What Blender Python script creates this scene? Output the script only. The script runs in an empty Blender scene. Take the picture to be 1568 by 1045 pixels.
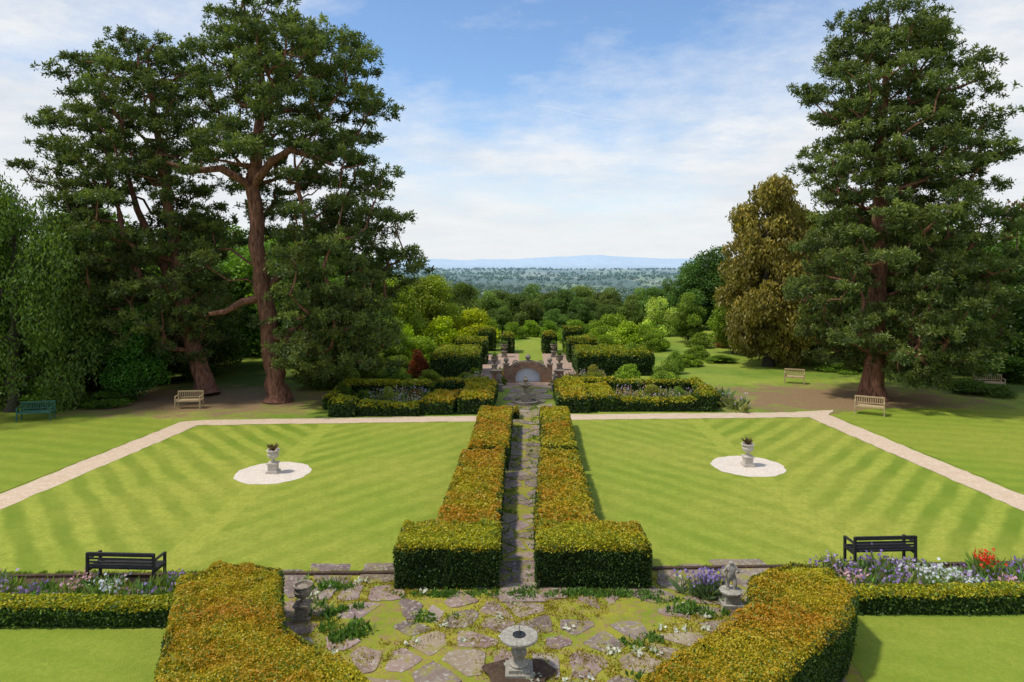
import bpy, math, numpy as np
from mathutils import Vector
rng=np.random.default_rng(11)
S=bpy.context.scene
# ------------------------------------------------------------------ helpers
def U(a,b,n=None): return rng.uniform(a,b,n)
def link(o): S.collection.objects.link(o); return o
def nrm(v): return v/np.maximum(np.linalg.norm(v,axis=-1,keepdims=True),1e-9)
def rdir(n): return nrm(rng.normal(size=(n,3)))
_ph=np.random.default_rng(3)
_W=[(_ph.uniform(0,6.28),_ph.uniform(0.6,1.7),_ph.uniform(0,6.28)) for _ in range(12)]
def fbm(x,y,sc=1.0,seed=0):
    r=0
    for i in range(7):
        a,f,p=_W[(i+seed)%12]; ff=f*sc*(1+0.45*i)
        r=r+np.sin((x*math.cos(a+seed)+y*math.sin(a+seed))*ff+p+1.7*np.sin(0.6*ff*(y*math.cos(a)-x*math.sin(a))+p*2))/(1+0.5*i)
    return r/2.6
def sstep(a,b,x):
    t=np.clip((x-a)/(b-a),0,1); return t*t*(3-2*t)

class QB:
    """mesh builder: parts of constant polygon size"""
    def __init__(s): s.V=[];s.F=[];s.n=0
    def add(s,V,F,mat=0,tint=(1,1,1)):
        V=np.asarray(V,float).reshape(-1,3); F=np.asarray(F,int)
        t=np.asarray(tint,float)
        if t.ndim==1: t=np.tile(t,(len(V),1))
        s.V.append((V,t)); s.F.append((F+s.n,mat)); s.n+=len(V)
    def mesh(s,name,mats,smooth=()):
        me=bpy.data.meshes.new(name)
        V=np.concatenate([v for v,t in s.V]); T=np.concatenate([t for v,t in s.V])
        me.vertices.add(len(V)); me.vertices.foreach_set('co',V.astype(np.float32).ravel())
        loops=np.concatenate([f.ravel() for f,m in s.F]).astype(np.int32)
        tot=np.concatenate([np.full(len(f),f.shape[1]) for f,m in s.F]).astype(np.int32)
        st=np.concatenate([[0],np.cumsum(tot)[:-1]]).astype(np.int32)
        mi=np.concatenate([np.full(len(f),m) for f,m in s.F]).astype(np.int32)
        me.loops.add(len(loops)); me.loops.foreach_set('vertex_index',loops)
        me.polygons.add(len(tot)); me.polygons.foreach_set('loop_start',st)
        try: me.polygons.foreach_set('loop_total',tot)
        except Exception: pass
        me.polygons.foreach_set('material_index',mi)
        if smooth: me.polygons.foreach_set('use_smooth',np.isin(mi,smooth))
        else: me.polygons.foreach_set('use_smooth',np.zeros(len(mi),bool))
        me.update(calc_edges=True)
        ca=me.color_attributes.new('tint','FLOAT_COLOR','POINT')
        ca.data.foreach_set('color',np.c_[T,np.ones(len(T))].astype(np.float32).ravel())
        for m in mats: me.materials.append(m)
        return me
    def obj(s,name,mats,smooth=(),loc=(0,0,0)):
        o=link(bpy.data.objects.new(name,s.mesh(name,mats,smooth))); o.location=loc; return o

def leaves(q,c,axis,L,W,tint,mat=0):
    n=len(c); a=nrm(axis); b=nrm(np.cross(a,rdir(n)))
    L=np.broadcast_to(L,(n,))[:,None]; W=np.broadcast_to(W,(n,))[:,None]
    p0=c-a*L*.5; p2=c+a*L*.5; p1=c+b*W*.5; p3=c-b*W*.5
    V=np.stack([p0,p1,p2,p3],1).reshape(-1,3)
    F=np.arange(4*n).reshape(n,4)
    q.add(V,F,mat,np.repeat(tint,4,0))
def tube(q,P,R,sides=7,mat=0,tint=(1,1,1)):
    P=np.asarray(P,float);R=np.asarray(R,float);n=len(P)
    d=np.gradient(P,axis=0); d=nrm(d)
    ref=np.array([0.3,1,0.1]) if abs(d[0][1])<0.8 else np.array([1,0,0.1])
    a=nrm(np.cross(d,ref)); b=np.cross(d,a)
    th=np.arange(sides)*2*math.pi/sides
    V=P[:,None]+R[:,None,None]*(a[:,None]*np.cos(th)[None,:,None]+b[:,None]*np.sin(th)[None,:,None])
    i=np.arange(n-1)[:,None]*sides; j=np.arange(sides)[None]; k=(j+1)%sides
    F=np.stack([i+j,i+k,i+sides+k,i+sides+j],-1).reshape(-1,4)
    q.add(V.reshape(-1,3),F,mat,tint)
def box(q,c,s,mat=0,rot=0,tint=(1,1,1),tilt=0):
    x,y,z=[v/2 for v in s]
    V=np.array([[-x,-y,-z],[x,-y,-z],[x,y,-z],[-x,y,-z],[-x,-y,z],[x,-y,z],[x,y,z],[-x,y,z]])
    V=V+np.array(c)
    if rot:
        cr,sr=math.cos(rot),math.sin(rot); V=np.c_[V[:,0]*cr-V[:,1]*sr,V[:,0]*sr+V[:,1]*cr,V[:,2]]
    q.add(V,[[0,3,2,1],[4,5,6,7],[0,1,5,4],[1,2,6,5],[2,3,7,6],[3,0,4,7]],mat,tint)
def lathe(q,prof,seg=24,c=(0,0,0),mat=0,tint=(1,1,1)):
    th=np.arange(seg)*2*math.pi/seg
    V=np.array([[r*math.cos(t)+c[0],r*math.sin(t)+c[1],z+c[2]] for r,z in prof for t in th])
    n=len(prof); i=np.arange(n-1)[:,None]*seg; j=np.arange(seg)[None];k=(j+1)%seg
    q.add(V,np.stack([i+j,i+k,i+seg+k,i+seg+j],-1).reshape(-1,4),mat,tint)
def inpoly(x,y,P):
    r=np.zeros(len(x),bool);n=len(P)
    for i in range(n):
        x1,y1=P[i];x2,y2=P[(i+1)%n]
        if y1==y2: continue
        c=((y1>y)!=(y2>y))&(x<(x2-x1)*(y-y1)/(y2-y1)+x1); r^=c
    return r
def sample(P,n):
    P=np.array(P);lo=P.min(0);hi=P.max(0)
    x=U(lo[0],hi[0],n);y=U(lo[1],hi[1],n);m=inpoly(x,y,P);return x[m],y[m]
def edist(x,y,P):
    d=np.full(len(x),9.)
    for i in range(len(P)):
        a=np.array(P[i]);b=np.array(P[(i+1)%len(P)]);ab=b-a
        t=np.clip(((x-a[0])*ab[0]+(y-a[1])*ab[1])/(ab@ab),0,1)
        d=np.minimum(d,np.hypot(x-a[0]-t*ab[0],y-a[1]-t*ab[1]))
    return d
# ------------------------------------------------------------------ materials
def newmat(name):
    m=bpy.data.materials.new(name);m.use_nodes=True;nt=m.node_tree;nt.nodes.clear()
    return m,nt,nt.nodes.new('ShaderNodeOutputMaterial')
class NT:
    def __init__(s,nt): s.nt=nt
    def n(s,t,**k):
        x=s.nt.nodes.new('ShaderNode'+t)
        for a,b in k.items(): setattr(x,a,b)
        return x
    def l(s,a,b): s.nt.links.new(a,b)
    def math(s,op,a,b=None,clamp=False):
        x=s.n('Math',operation=op,use_clamp=clamp)
        for i,v in enumerate((a,b)):
            if v is None: continue
            if isinstance(v,(int,float)): x.inputs[i].default_value=v
            else: s.l(v,x.inputs[i])
        return x.outputs[0]
    def mix(s,f,a,b,mode='MIX'):
        x=s.n('Mix',data_type='RGBA',blend_type=mode)
        for v,k in ((f,0),(a,6),(b,7)):
            if isinstance(v,(int,float)): x.inputs[k].default_value=v
            elif isinstance(v,tuple): x.inputs[k].default_value=v+(1,)
            else: s.l(v,x.inputs[k])
        return x.outputs[2]
    def noise(s,vec,sc,det=4,rough=.6):
        x=s.n('TexNoise');x.inputs['Scale'].default_value=sc;x.inputs['Detail'].default_value=det;x.inputs['Roughness'].default_value=rough
        if vec is not None: s.l(vec,x.inputs['Vector'])
        return x.outputs['Fac']
    def rng(s,v,a,b,c=0.,d=1.):
        x=s.n('MapRange');s.l(v,x.inputs[0])
        for i,k in enumerate((a,b,c,d)): x.inputs[i+1].default_value=k
        return x.outputs[0]
    def pos(s): 
        return s.n('NewGeometry').outputs['Position']
def leafmat(name,trans=.3,gl=.035):
    m,nt,out=newmat(name);N=NT(nt)
    at=N.n('Attribute',attribute_name='tint').outputs['Color'];oi=N.n('ObjectInfo').outputs['Color']
    c=N.mix(1.,at,oi,'MULTIPLY')
    d=N.n('BsdfDiffuse');t=N.n('BsdfTranslucent');g=N.n('BsdfGlossy');g.inputs['Roughness'].default_value=.5
    g.inputs['Color'].default_value=(.6,.65,.6,1)
    N.l(c,d.inputs[0]);N.l(N.mix(1.,c,(1.1,1.25,.5),'MULTIPLY'),t.inputs[0])
    a=N.n('MixShader');a.inputs[0].default_value=trans;N.l(d.outputs[0],a.inputs[1]);N.l(t.outputs[0],a.inputs[2])
    b=N.n('MixShader');b.inputs[0].default_value=gl;N.l(a.outputs[0],b.inputs[1]);N.l(g.outputs[0],b.inputs[2])
    N.l(b.outputs[0],out.inputs[0]);return m
FOL=leafmat('foliage',.35)
def surf(name,build,rough=.9,bump=None,bs=.3,bd=.02):
    m,nt,out=newmat(name);N=NT(nt);p=N.n('BsdfPrincipled');p.inputs['Roughness'].default_value=rough
    p.inputs['Specular IOR Level'].default_value=.2
    col,h=build(N)
    if isinstance(col,tuple): p.inputs['Base Color'].default_value=col+(1,)
    else: N.l(col,p.inputs['Base Color'])
    if h is not None:
        b=N.n('Bump');b.inputs['Strength'].default_value=bs;b.inputs['Distance'].default_value=bd;N.l(h,b.inputs['Height']);N.l(b.outputs[0],p.inputs['Normal'])
    N.l(p.outputs[0],out.inputs[0]);return m
def f_bark(N):
    p=N.pos();mp=N.n('Mapping');mp.inputs['Scale'].default_value=(3,3,.6);N.l(p,mp.inputs[0])
    n=N.noise(mp.outputs[0],3,5,.7);return N.mix(N.rng(n,.35,.65),(.06,.027,.018),(.31,.145,.09)),n
BARK=surf('bark',f_bark,bs=.9,bd=.08)
def f_barkd(N):
    n=N.noise(N.pos(),3,5,.7);return N.mix(n,(.03,.025,.02),(.09,.075,.055)),n
BARKD=surf('bark_dark',f_barkd,bs=.8,bd=.05)
def f_stone(a,b,c,sc=6):
    def f(N):
        p=N.pos();n=N.noise(p,sc,6,.7);k=N.noise(p,sc*4,3,.6)
        col=N.mix(N.rng(n,.3,.7),a,b);return N.mix(N.rng(k,.56,.66),col,c),k
    return f
def f_slab(N):
    p=N.pos();n=N.noise(p,1.3,6,.7);k=N.noise(p,11,4,.7);m=N.noise(p,2.6,7,.78)
    tn=N.n('Attribute',attribute_name='tint').outputs['Color']
    col=N.mix(N.rng(n,.3,.7),(.15,.105,.085),(.34,.27,.22));col=N.mix(1.,col,tn,'MULTIPLY')
    col=N.mix(N.rng(k,.54,.64,0,.8),col,(.43,.40,.34));col=N.mix(N.rng(m,.525,.59,0,.85),col,(.24,.22,.045))
    return col,k
SLAB=surf('paving_stone',f_slab,bs=.6)
STONE=surf('weathered_stone',f_stone((.20,.18,.14),(.40,.37,.31),(.50,.48,.42),7),bs=.5)
DSTONE=surf('dark_weathered_stone',f_stone((.14,.11,.08),(.30,.25,.19),(.42,.38,.31),6),bs=.5)
WSTONE=surf('pale_stone',f_stone((.40,.34,.28),(.58,.52,.45),(.64,.6,.54),7),bs=.4)
GRAVEL=surf('gravel',f_stone((.50,.37,.25),(.60,.47,.34),(.66,.54,.42),2.5),bs=.3)
PALEG=surf('pale_gravel',f_stone((.58,.49,.40),(.66,.58,.49),(.72,.67,.58),3),bs=.3)
SOIL=surf('soil',f_stone((.05,.03,.02),(.10,.065,.04),(.13,.09,.06),4),bs=.5)
WHITE=surf('white_render',f_stone((.62,.62,.62),(.72,.72,.71),(.78,.78,.78),4),bs=.1)
BLACKW=surf('black_painted_wood',f_stone((.016,.016,.018),(.03,.03,.03),(.05,.05,.05),8),rough=.5)
TEAK=surf('weathered_teak',f_stone((.34,.25,.12),(.46,.34,.19),(.5,.42,.28),6),rough=.7)
GREENW=surf('green_painted_wood',f_stone((.03,.10,.07),(.05,.14,.10),(.08,.17,.13),6),rough=.6)
def f_brick(N):
    tc=N.n('TexCoord').outputs['Object'];mp=N.n('Mapping');mp.inputs['Rotation'].default_value=(math.pi/2,0,0);N.l(tc,mp.inputs[0])
    b=N.n('TexBrick');N.l(mp.outputs[0],b.inputs[0]);b.inputs['Scale'].default_value=1
    b.inputs['Brick Width'].default_value=.22;b.inputs['Row Height'].default_value=.075;b.inputs['Mortar Size'].default_value=.008
    b.inputs['Color1'].default_value=(.32,.14,.07,1);b.inputs['Color2'].default_value=(.18,.09,.05,1);b.inputs['Mortar'].default_value=(.28,.23,.18,1)
    n=N.noise(tc,4,5);return N.mix(N.rng(n,.50,.68),b.outputs[0],(.28,.22,.13)),n
BRICK=surf('brick',f_brick,bs=.3)
def f_moss(N):
    p=N.pos();a=N.noise(p,.9,5,.65);b=N.noise(p,5,6,.75);c=N.noise(p,40,3,.7)
    col=N.mix(N.rng(a,.35,.65),(.20,.26,.02),(.39,.34,.035))
    col=N.mix(N.rng(b,.48,.60),col,(.32,.20,.09));col=N.mix(N.rng(c,.3,.8,0,.6),col,(.11,.14,.02))
    return col,b
MOSS=surf('mossy_ground',f_moss,bs=.8,bd=.04)
def lawnmat(name,cx,base,dark,period=1.2,chev=True,amp=.55,edge=.6):
    def f(N):
        p=N.pos();s=N.n('SeparateXYZ');N.l(p,s.inputs[0]);x,y=s.outputs[0],s.outputs[1]
        wob=N.math('MULTIPLY',N.math('SUBTRACT',N.noise(p,.35,3),.5),.9)
        if chev:
            dx=N.math('SUBTRACT',x,cx);ax=N.math('ABSOLUTE',dx)
            t=N.math('SUBTRACT',N.math('MULTIPLY',y,.85),ax)
        else:
            dx=None;t=N.math('ADD',N.math('MULTIPLY',y,1.),N.math('MULTIPLY',x,.28))
        t=N.math('ADD',t,wob)
        t=N.math('ADD',t,N.math('MULTIPLY',N.math('SUBTRACT',N.noise(p,6,3),.5),.22))
        sn=N.math('SINE',N.math('MULTIPLY',t,2*math.pi/period))
        st=N.rng(sn,-edge,edge)
        a=N.noise(p,.5,4,.6);b=N.noise(p,9,4,.7);c=N.noise(p,60,2,.7);e=N.noise(p,.16,3,.6);h=N.noise(p,2.2,5,.7)
        fac=N.math('MULTIPLY',N.math('SUBTRACT',st,.5),N.rng(a,.35,.65,amp*.4,amp*1.15))
        if chev:
            out_=N.rng(N.math('MULTIPLY',dx,1. if cx>0 else -1.),-3,3,.5,1.2);fac=N.math('MULTIPLY',fac,out_)
            band=N.rng(ax,.30,.42);fac=N.mix(band,(.35,.35,.35),fac)
        fac=N.math('ADD',fac,.5)
        col=N.mix(fac,dark,base)
        col=N.mix(N.rng(e,.4,.65,0,.6),col,(base[0]*1.1,base[1]*.92,base[2]*1.2))
        col=N.mix(N.rng(h,.42,.7,0,.5),col,(dark[0]*1.05,dark[1]*1.,dark[2]))
        col=N.mix(N.rng(b,.35,.75,0,.5),col,(dark[0]*.75,dark[1]*.8,dark[2]))
        col=N.mix(N.rng(c,.35,.75,0,.5),col,(dark[0]*.6,dark[1]*.65,dark[2]))
        return col,c
    return surf(name,f,bs=.6,bd=.03)
LB=(.45,.475,.065);LD=(.155,.235,.014)
LAWN_L=lawnmat('lawn_striped_left',-8.5,LB,LD,1.25,True,.72)
LAWN_R=lawnmat('lawn_striped_right',8.7,LB,LD,1.25,True,.72)
LAWN_O=lawnmat('lawn_outer',0,(.36,.41,.045),LD,1.1,False,.4)
LAWN_N=lawnmat('lawn_near',0,(.34,.40,.045),(.17,.25,.016),.9,False,.25)
# ------------------------------------------------------------------ camera / world / sun
cam=bpy.data.cameras.new('camera');co=link(bpy.data.objects.new('camera',cam));S.camera=co
co.location=(0,0,7.5);co.rotation_euler=(math.radians(90),0,0)
cam.sensor_width=36;cam.lens=24;cam.shift_y=-120.5/1568;cam.clip_end=90000;cam.clip_start=.1
EL=math.radians(60);AZ=math.radians(-105)
sd=Vector((math.sin(AZ)*math.cos(EL),math.cos(AZ)*math.cos(EL),math.sin(EL)))
sl=bpy.data.lights.new('sun','SUN');sl.energy=3.4;sl.angle=math.radians(5);sl.color=(1,.95,.86)
so=link(bpy.data.objects.new('sun',sl));so.rotation_euler=sd.to_track_quat('Z','Y').to_euler();so.location=(0,0,60)
w=bpy.data.worlds.new('World');S.world=w;w.use_nodes=True;nt=w.node_tree;nt.nodes.clear();N=NT(nt)
sky=N.n('TexSky',sky_type='NISHITA');sky.sun_disc=False;sky.sun_elevation=EL;sky.sun_rotation=AZ;sky.altitude=100
sky.air_density=1.0;sky.dust_density=.5;sky.ozone_density=2.0
gen=N.n('TexCoord').outputs['Generated'];sp=N.n('SeparateXYZ');N.l(gen,sp.inputs[0])
zz=N.math('ADD',N.math('MAXIMUM',sp.outputs[2],0),.16)
cb=N.n('CombineXYZ');N.l(N.math('DIVIDE',sp.outputs[0],zz),cb.inputs[0]);N.l(N.math('DIVIDE',sp.outputs[1],zz),cb.inputs[1]);cb.inputs[2].default_value=3.3
n1=N.noise(cb.outputs[0],.7,10,.6);n2=N.noise(cb.outputs[0],2.1,9,.66)
cl=N.math('ADD',N.math('MULTIPLY',n1,.7),N.math('MULTIPLY',n2,.3))
side=N.rng(N.math('ABSOLUTE',sp.outputs[0]),.22,.60,.01,.20)
low=N.rng(sp.outputs[2],.0,.30,.24,-.01)
cl=N.math('ADD',cl,N.math('ADD',side,low))
cf=N.rng(cl,.48,.72,0,.97)
shade=N.mix(N.rng(n2,.35,.62),(4.7,5.05,5.5),(6.1,6.15,6.2))
skc=N.mix(1.,sky.outputs[0],(1.0,1.12,1.22),'MULTIPLY')
c=N.mix(cf,skc,shade)
c=N.mix(N.rng(sp.outputs[2],0,.18,.85,0.),c,(5.7,5.9,6.05))
bg=N.n('Background');N.l(c,bg.inputs[0]);bg.inputs[1].default_value=.15
wo=N.n('OutputWorld');N.l(bg.outputs[0],wo.inputs[0])
S.view_settings.view_transform='Standard';S.view_settings.look='None';S.view_settings.exposure=0
# ------------------------------------------------------------------ terrain
def terr(x,y):
    z=-62*sstep(68,420,y)
    far=sstep(400,900,y);z=z+far*(5*fbm(x,y,.004)+3*fbm(x,y,.011,3))
    z=z+30*np.exp(-((y-4600)/900)**2)*(.8+.3*fbm(x,0*y,.0016,2))
    z=z+np.exp(-((y-10000-.1*x)/1500)**2)*(118+26*fbm(x,0*y,.0011,1)+42*np.exp(-((x-1100)/700)**2)+9*fbm(x,0*y,.006,4))
    return z
xs=np.sinh(np.linspace(-7.4,7.4,221))*12
ys=np.concatenate([np.linspace(-40,68,30),68+np.geomspace(3,16000,230)])
Xg,Yg=np.meshgrid(xs,ys);Zg=terr(Xg,Yg)
nx,ny=len(xs),len(ys);i=np.arange(ny-1)[:,None]*nx;j=np.arange(nx-1)[None]
F=np.stack([i+j,i+j+1,i+nx+j+1,i+nx+j],-1).reshape(-1,4)
def f_ter(N):
    p=N.pos();s=N.n('SeparateXYZ');N.l(p,s.inputs[0]);x,y=s.outputs[0],s.outputs[1]
    a=N.noise(p,.25,5,.6);b=N.noise(p,5,5,.7)
    g=N.mix(N.rng(a,.35,.65),(.14,.22,.022),(.31,.35,.045));g=N.mix(N.rng(b,.4,.7,0,.5),g,(.08,.13,.015))
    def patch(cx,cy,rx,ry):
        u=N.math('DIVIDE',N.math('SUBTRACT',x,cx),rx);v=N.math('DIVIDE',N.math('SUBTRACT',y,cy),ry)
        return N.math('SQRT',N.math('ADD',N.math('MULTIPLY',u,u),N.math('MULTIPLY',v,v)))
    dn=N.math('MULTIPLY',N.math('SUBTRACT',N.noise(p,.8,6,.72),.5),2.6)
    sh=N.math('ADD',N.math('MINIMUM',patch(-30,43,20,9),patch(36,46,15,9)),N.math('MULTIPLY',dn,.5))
    g=N.mix(N.rng(sh,.8,1.1,.85,0),g,(.05,.08,.012))  # tree shade painted into the grass colour below the side belts
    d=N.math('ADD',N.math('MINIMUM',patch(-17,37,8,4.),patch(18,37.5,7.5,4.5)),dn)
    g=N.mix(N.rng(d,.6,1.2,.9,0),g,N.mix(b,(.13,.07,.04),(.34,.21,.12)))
    vo=N.n('TexVoronoi');mp=N.n('Mapping');mp.inputs['Scale'].default_value=(.0045,.0016,0);N.l(p,mp.inputs[0]);N.l(mp.outputs[0],vo.inputs['Vector']);vo.inputs['Scale'].default_value=1
    sc=N.n('SeparateColor');N.l(vo.outputs['Color'],sc.inputs[0])
    fl=N.mix(N.rng(sc.outputs[0],.45,.6),(.045,.075,.03),(.22,.28,.09));fl=N.mix(N.rng(sc.outputs[1],.8,.85),fl,(.36,.34,.2))
    fn=N.noise(p,.012,5,.7);fl=N.mix(N.rng(fn,.48,.6),fl,(.05,.08,.035))
    g=N.mix(N.rng(y,100,300),g,fl)
    g=N.mix(N.rng(y,200,3500,0,.65),g,(.20,.29,.33))  # aerial haze painted into the ground colour by distance, here and below
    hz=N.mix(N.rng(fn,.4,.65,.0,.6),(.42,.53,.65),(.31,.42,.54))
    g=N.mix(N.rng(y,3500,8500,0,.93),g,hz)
    return g,b
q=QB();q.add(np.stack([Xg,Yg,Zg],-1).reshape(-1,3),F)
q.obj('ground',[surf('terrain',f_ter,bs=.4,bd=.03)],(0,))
def sheet(name,P,mat,z):
    P=np.array(P);q=QB();q.add(np.c_[P,np.full(len(P),z)],[list(range(len(P)))]);return q.obj(name,[mat])
def rag(P,amp=.05,step=.35):
    """polygon outline with a slightly ragged edge"""
    out=[]
    for i in range(len(P)):
        a=np.array(P[i],float);b=np.array(P[(i+1)%len(P)],float);L=np.linalg.norm(b-a);m=max(1,int(L/step));n=np.array([b[1]-a[1],a[0]-b[0]])/max(L,1e-6)
        for t in np.arange(m)/m: out.append(a+(b-a)*t+n*U(-amp,amp))
    return out
ax=lambda D:-.35+.03*D
sheet('lawn',[(-16.05,16.35),(ax(16.4)-.4,16.5),(ax(32)-.5,32.2),(-14.4,31.4)],LAWN_L,.012)
sheet('lawn',[(ax(16.4)+.4,16.6),(15.7,17.1),(14.3,33.0),(ax(32)+.5,32.35)],LAWN_R,.012)
sheet('lawn',[(-60,15),(-17.3,16.2),(-15.55,31.9),(-17.5,33),(-60,31)],LAWN_O,.012)
sheet('lawn',rag([(16.95,17),(60,18),(60,34),(18.5,35),(15.6,33.6)],.12,.5),LAWN_O,.012)
sheet('lawn',[(-60,4),(-5.2,4),(-6.0,13.9),(-60,13.8)],LAWN_N,.012)
sheet('lawn',[(5.2,4),(60,4),(60,14.6),(6.6,14.4)],LAWN_N,.012)
sheet('lawn',[(ax(60)-.9,50),(ax(60)+.9,50),(ax(64)+1.,64),(ax(64)-1.,64)],LAWN_N,.018)
sheet('gravel_path',rag([(-17.25,15),(-16.1,15),(-14.42,31.3),(-14.5,32.4),(-15.55,32.0)]),GRAVEL,.016)
sheet('gravel_path',rag([(15.8,16),(16.9,16),(15.55,33.5),(16.3,34.6),(14.2,34.2),(14.35,33.0)]),GRAVEL,.016)
sheet('gravel_path',rag([(-14.8,31.35),(.1,32.2),(1.2,32.35),(14.6,33.0),(14.9,34.1),(1.2,33.5),(.1,33.4),(-14.6,32.4)]),GRAVEL,.022)
sheet('terrace_paving',rag([(-3.0,40.6),(4.9,40.6),(4.6,56),(-2.0,56)]),surf('terrace_brick',f_stone((.30,.20,.14),(.42,.30,.22),(.48,.38,.3),3)),.012)
sheet('patio_ground',[(-6.9,4),(7.2,4),(7.2,16.9),(-6.9,16.4)],MOSS,.006)
sheet('flower_bed_soil',[(-24,14.2),(-6.2,14.3),(-6.2,16.3),(-24,15.9)],SOIL,.010)
sheet('flower_bed_soil',[(6.9,14.7),(24,14.9),(24,17.2),(6.9,16.8)],SOIL,.010)
sheet('path_ground',[(ax(15)-.7,16.3),(ax(15)+.7,16.3),(ax(41)+.9,41),(ax(41)-.9,41)],MOSS,.028)
q=QB()
for a,b in (((-24,16.0),(ax(16)-.6,16.45)),((ax(16)+.6,16.55),(24,17.3))):
    L=math.hypot(b[0]-a[0],b[1]-a[1]);r=math.atan2(b[1]-a[1],b[0]-a[0]);P=np.array([[0,-.05,0],[L,-.05,0],[L,.05,0],[0,.05,0],[0,-.05,.07],[L,-.05,.07],[L,.05,.07],[0,.05,.07]])
    P=np.c_[P[:,0]*math.cos(r)-P[:,1]*math.sin(r)+a[0],P[:,0]*math.sin(r)+P[:,1]*math.cos(r)+a[1],P[:,2]]
    q.add(P,[[4,5,6,7],[0,1,5,4],[1,2,6,5],[2,3,7,6],[3,0,4,7]])
q.obj('lawn_edging',[SOIL])
# ------------------------------------------------------------------ paving slabs
def clip(poly,a,n):
    out=[];m=len(poly)
    for i in range(m):
        p=poly[i];r=poly[(i+1)%m];dp=(p-a)@n;dr=(r-a)@n
        if dp<=0: out.append(p)
        if dp*dr<0: out.append(p+(r-p)*dp/(dp-dr))
    return out
def slabs(name,region,step,gap,skip,z=.02,ysc=1.,jit=.45,pat=.25):
    R=np.array(region);lo=R.min(0);hi=R.max(0);pts=[]
    for yi,y in enumerate(np.arange(lo[1],hi[1],step*ysc)):
        for x in np.arange(lo[0]+(yi%2)*step*.5,hi[0],step):
            pts.append((x+U(-jit,jit)*step,y+U(-jit,jit)*step*ysc))
    pts=np.array(pts);pts=pts[inpoly(pts[:,0],pts[:,1],R)];q=QB()
    for p in pts:
        if U(0,1)<skip+pat*fbm(p[0],p[1],1.0,2): continue
        d=np.hypot(*(pts-p).T);nb=pts[(d>0)&(d<step*3.2)]
        poly=[p+np.array(v)*step for v in ((-1,-1),(1,-1),(1,1),(-1,1))]
        for o in nb:
            n=nrm(o-p);poly=clip(poly,(o+p)/2-n*gap*U(.1,1.),n)
            if len(poly)<3: break
        if len(poly)<3: continue
        P=np.array(poly);P=np.stack([P*.9+np.roll(P,-1,0)*.1,P*.1+np.roll(P,-1,0)*.9],1).reshape(-1,2)
        P=np.stack([P*.8+np.roll(P,-1,0)*.2,P*.2+np.roll(P,-1,0)*.8],1).reshape(-1,2)
        P=P+rng.normal(size=P.shape)*.016
        k=len(P);c=P.mean(0);h=z+U(.0,.016);tl=rng.normal(size=2)*.008
        zt=h+(P-c)@tl
        V=np.r_[np.c_[P,zt-.05],np.c_[P,zt-.006],np.c_[c+(P-c)*.97,zt]]
        ii=np.arange(k);jj=(ii+1)%k;tn=np.array([1,1,1])*U(.65,1.3)*np.array([1,U(.9,1.03),U(.8,1.08)])
        q.add(V,np.r_[np.stack([ii,jj,jj+k,ii+k],-1),np.stack([ii+k,jj+k,jj+2*k,ii+2*k],-1)],0,tn);q.add(V[2*k:],[list(range(k))],0,tn)
    return q.obj(name,[SLAB])
slabs('paving_stones',[(-5.6,8),(5.6,8),(5.8,16.4),(-5.8,16.2)],.86,.15,.12,z=.016,ysc=.78)
slabs('path_paving_stones',[(ax(16)-.62,15.6),(ax(16)+.62,15.6),(ax(40)+.85,40),(ax(40)-.85,40)],.62,.09,.10,z=.036,pat=.15)
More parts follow.
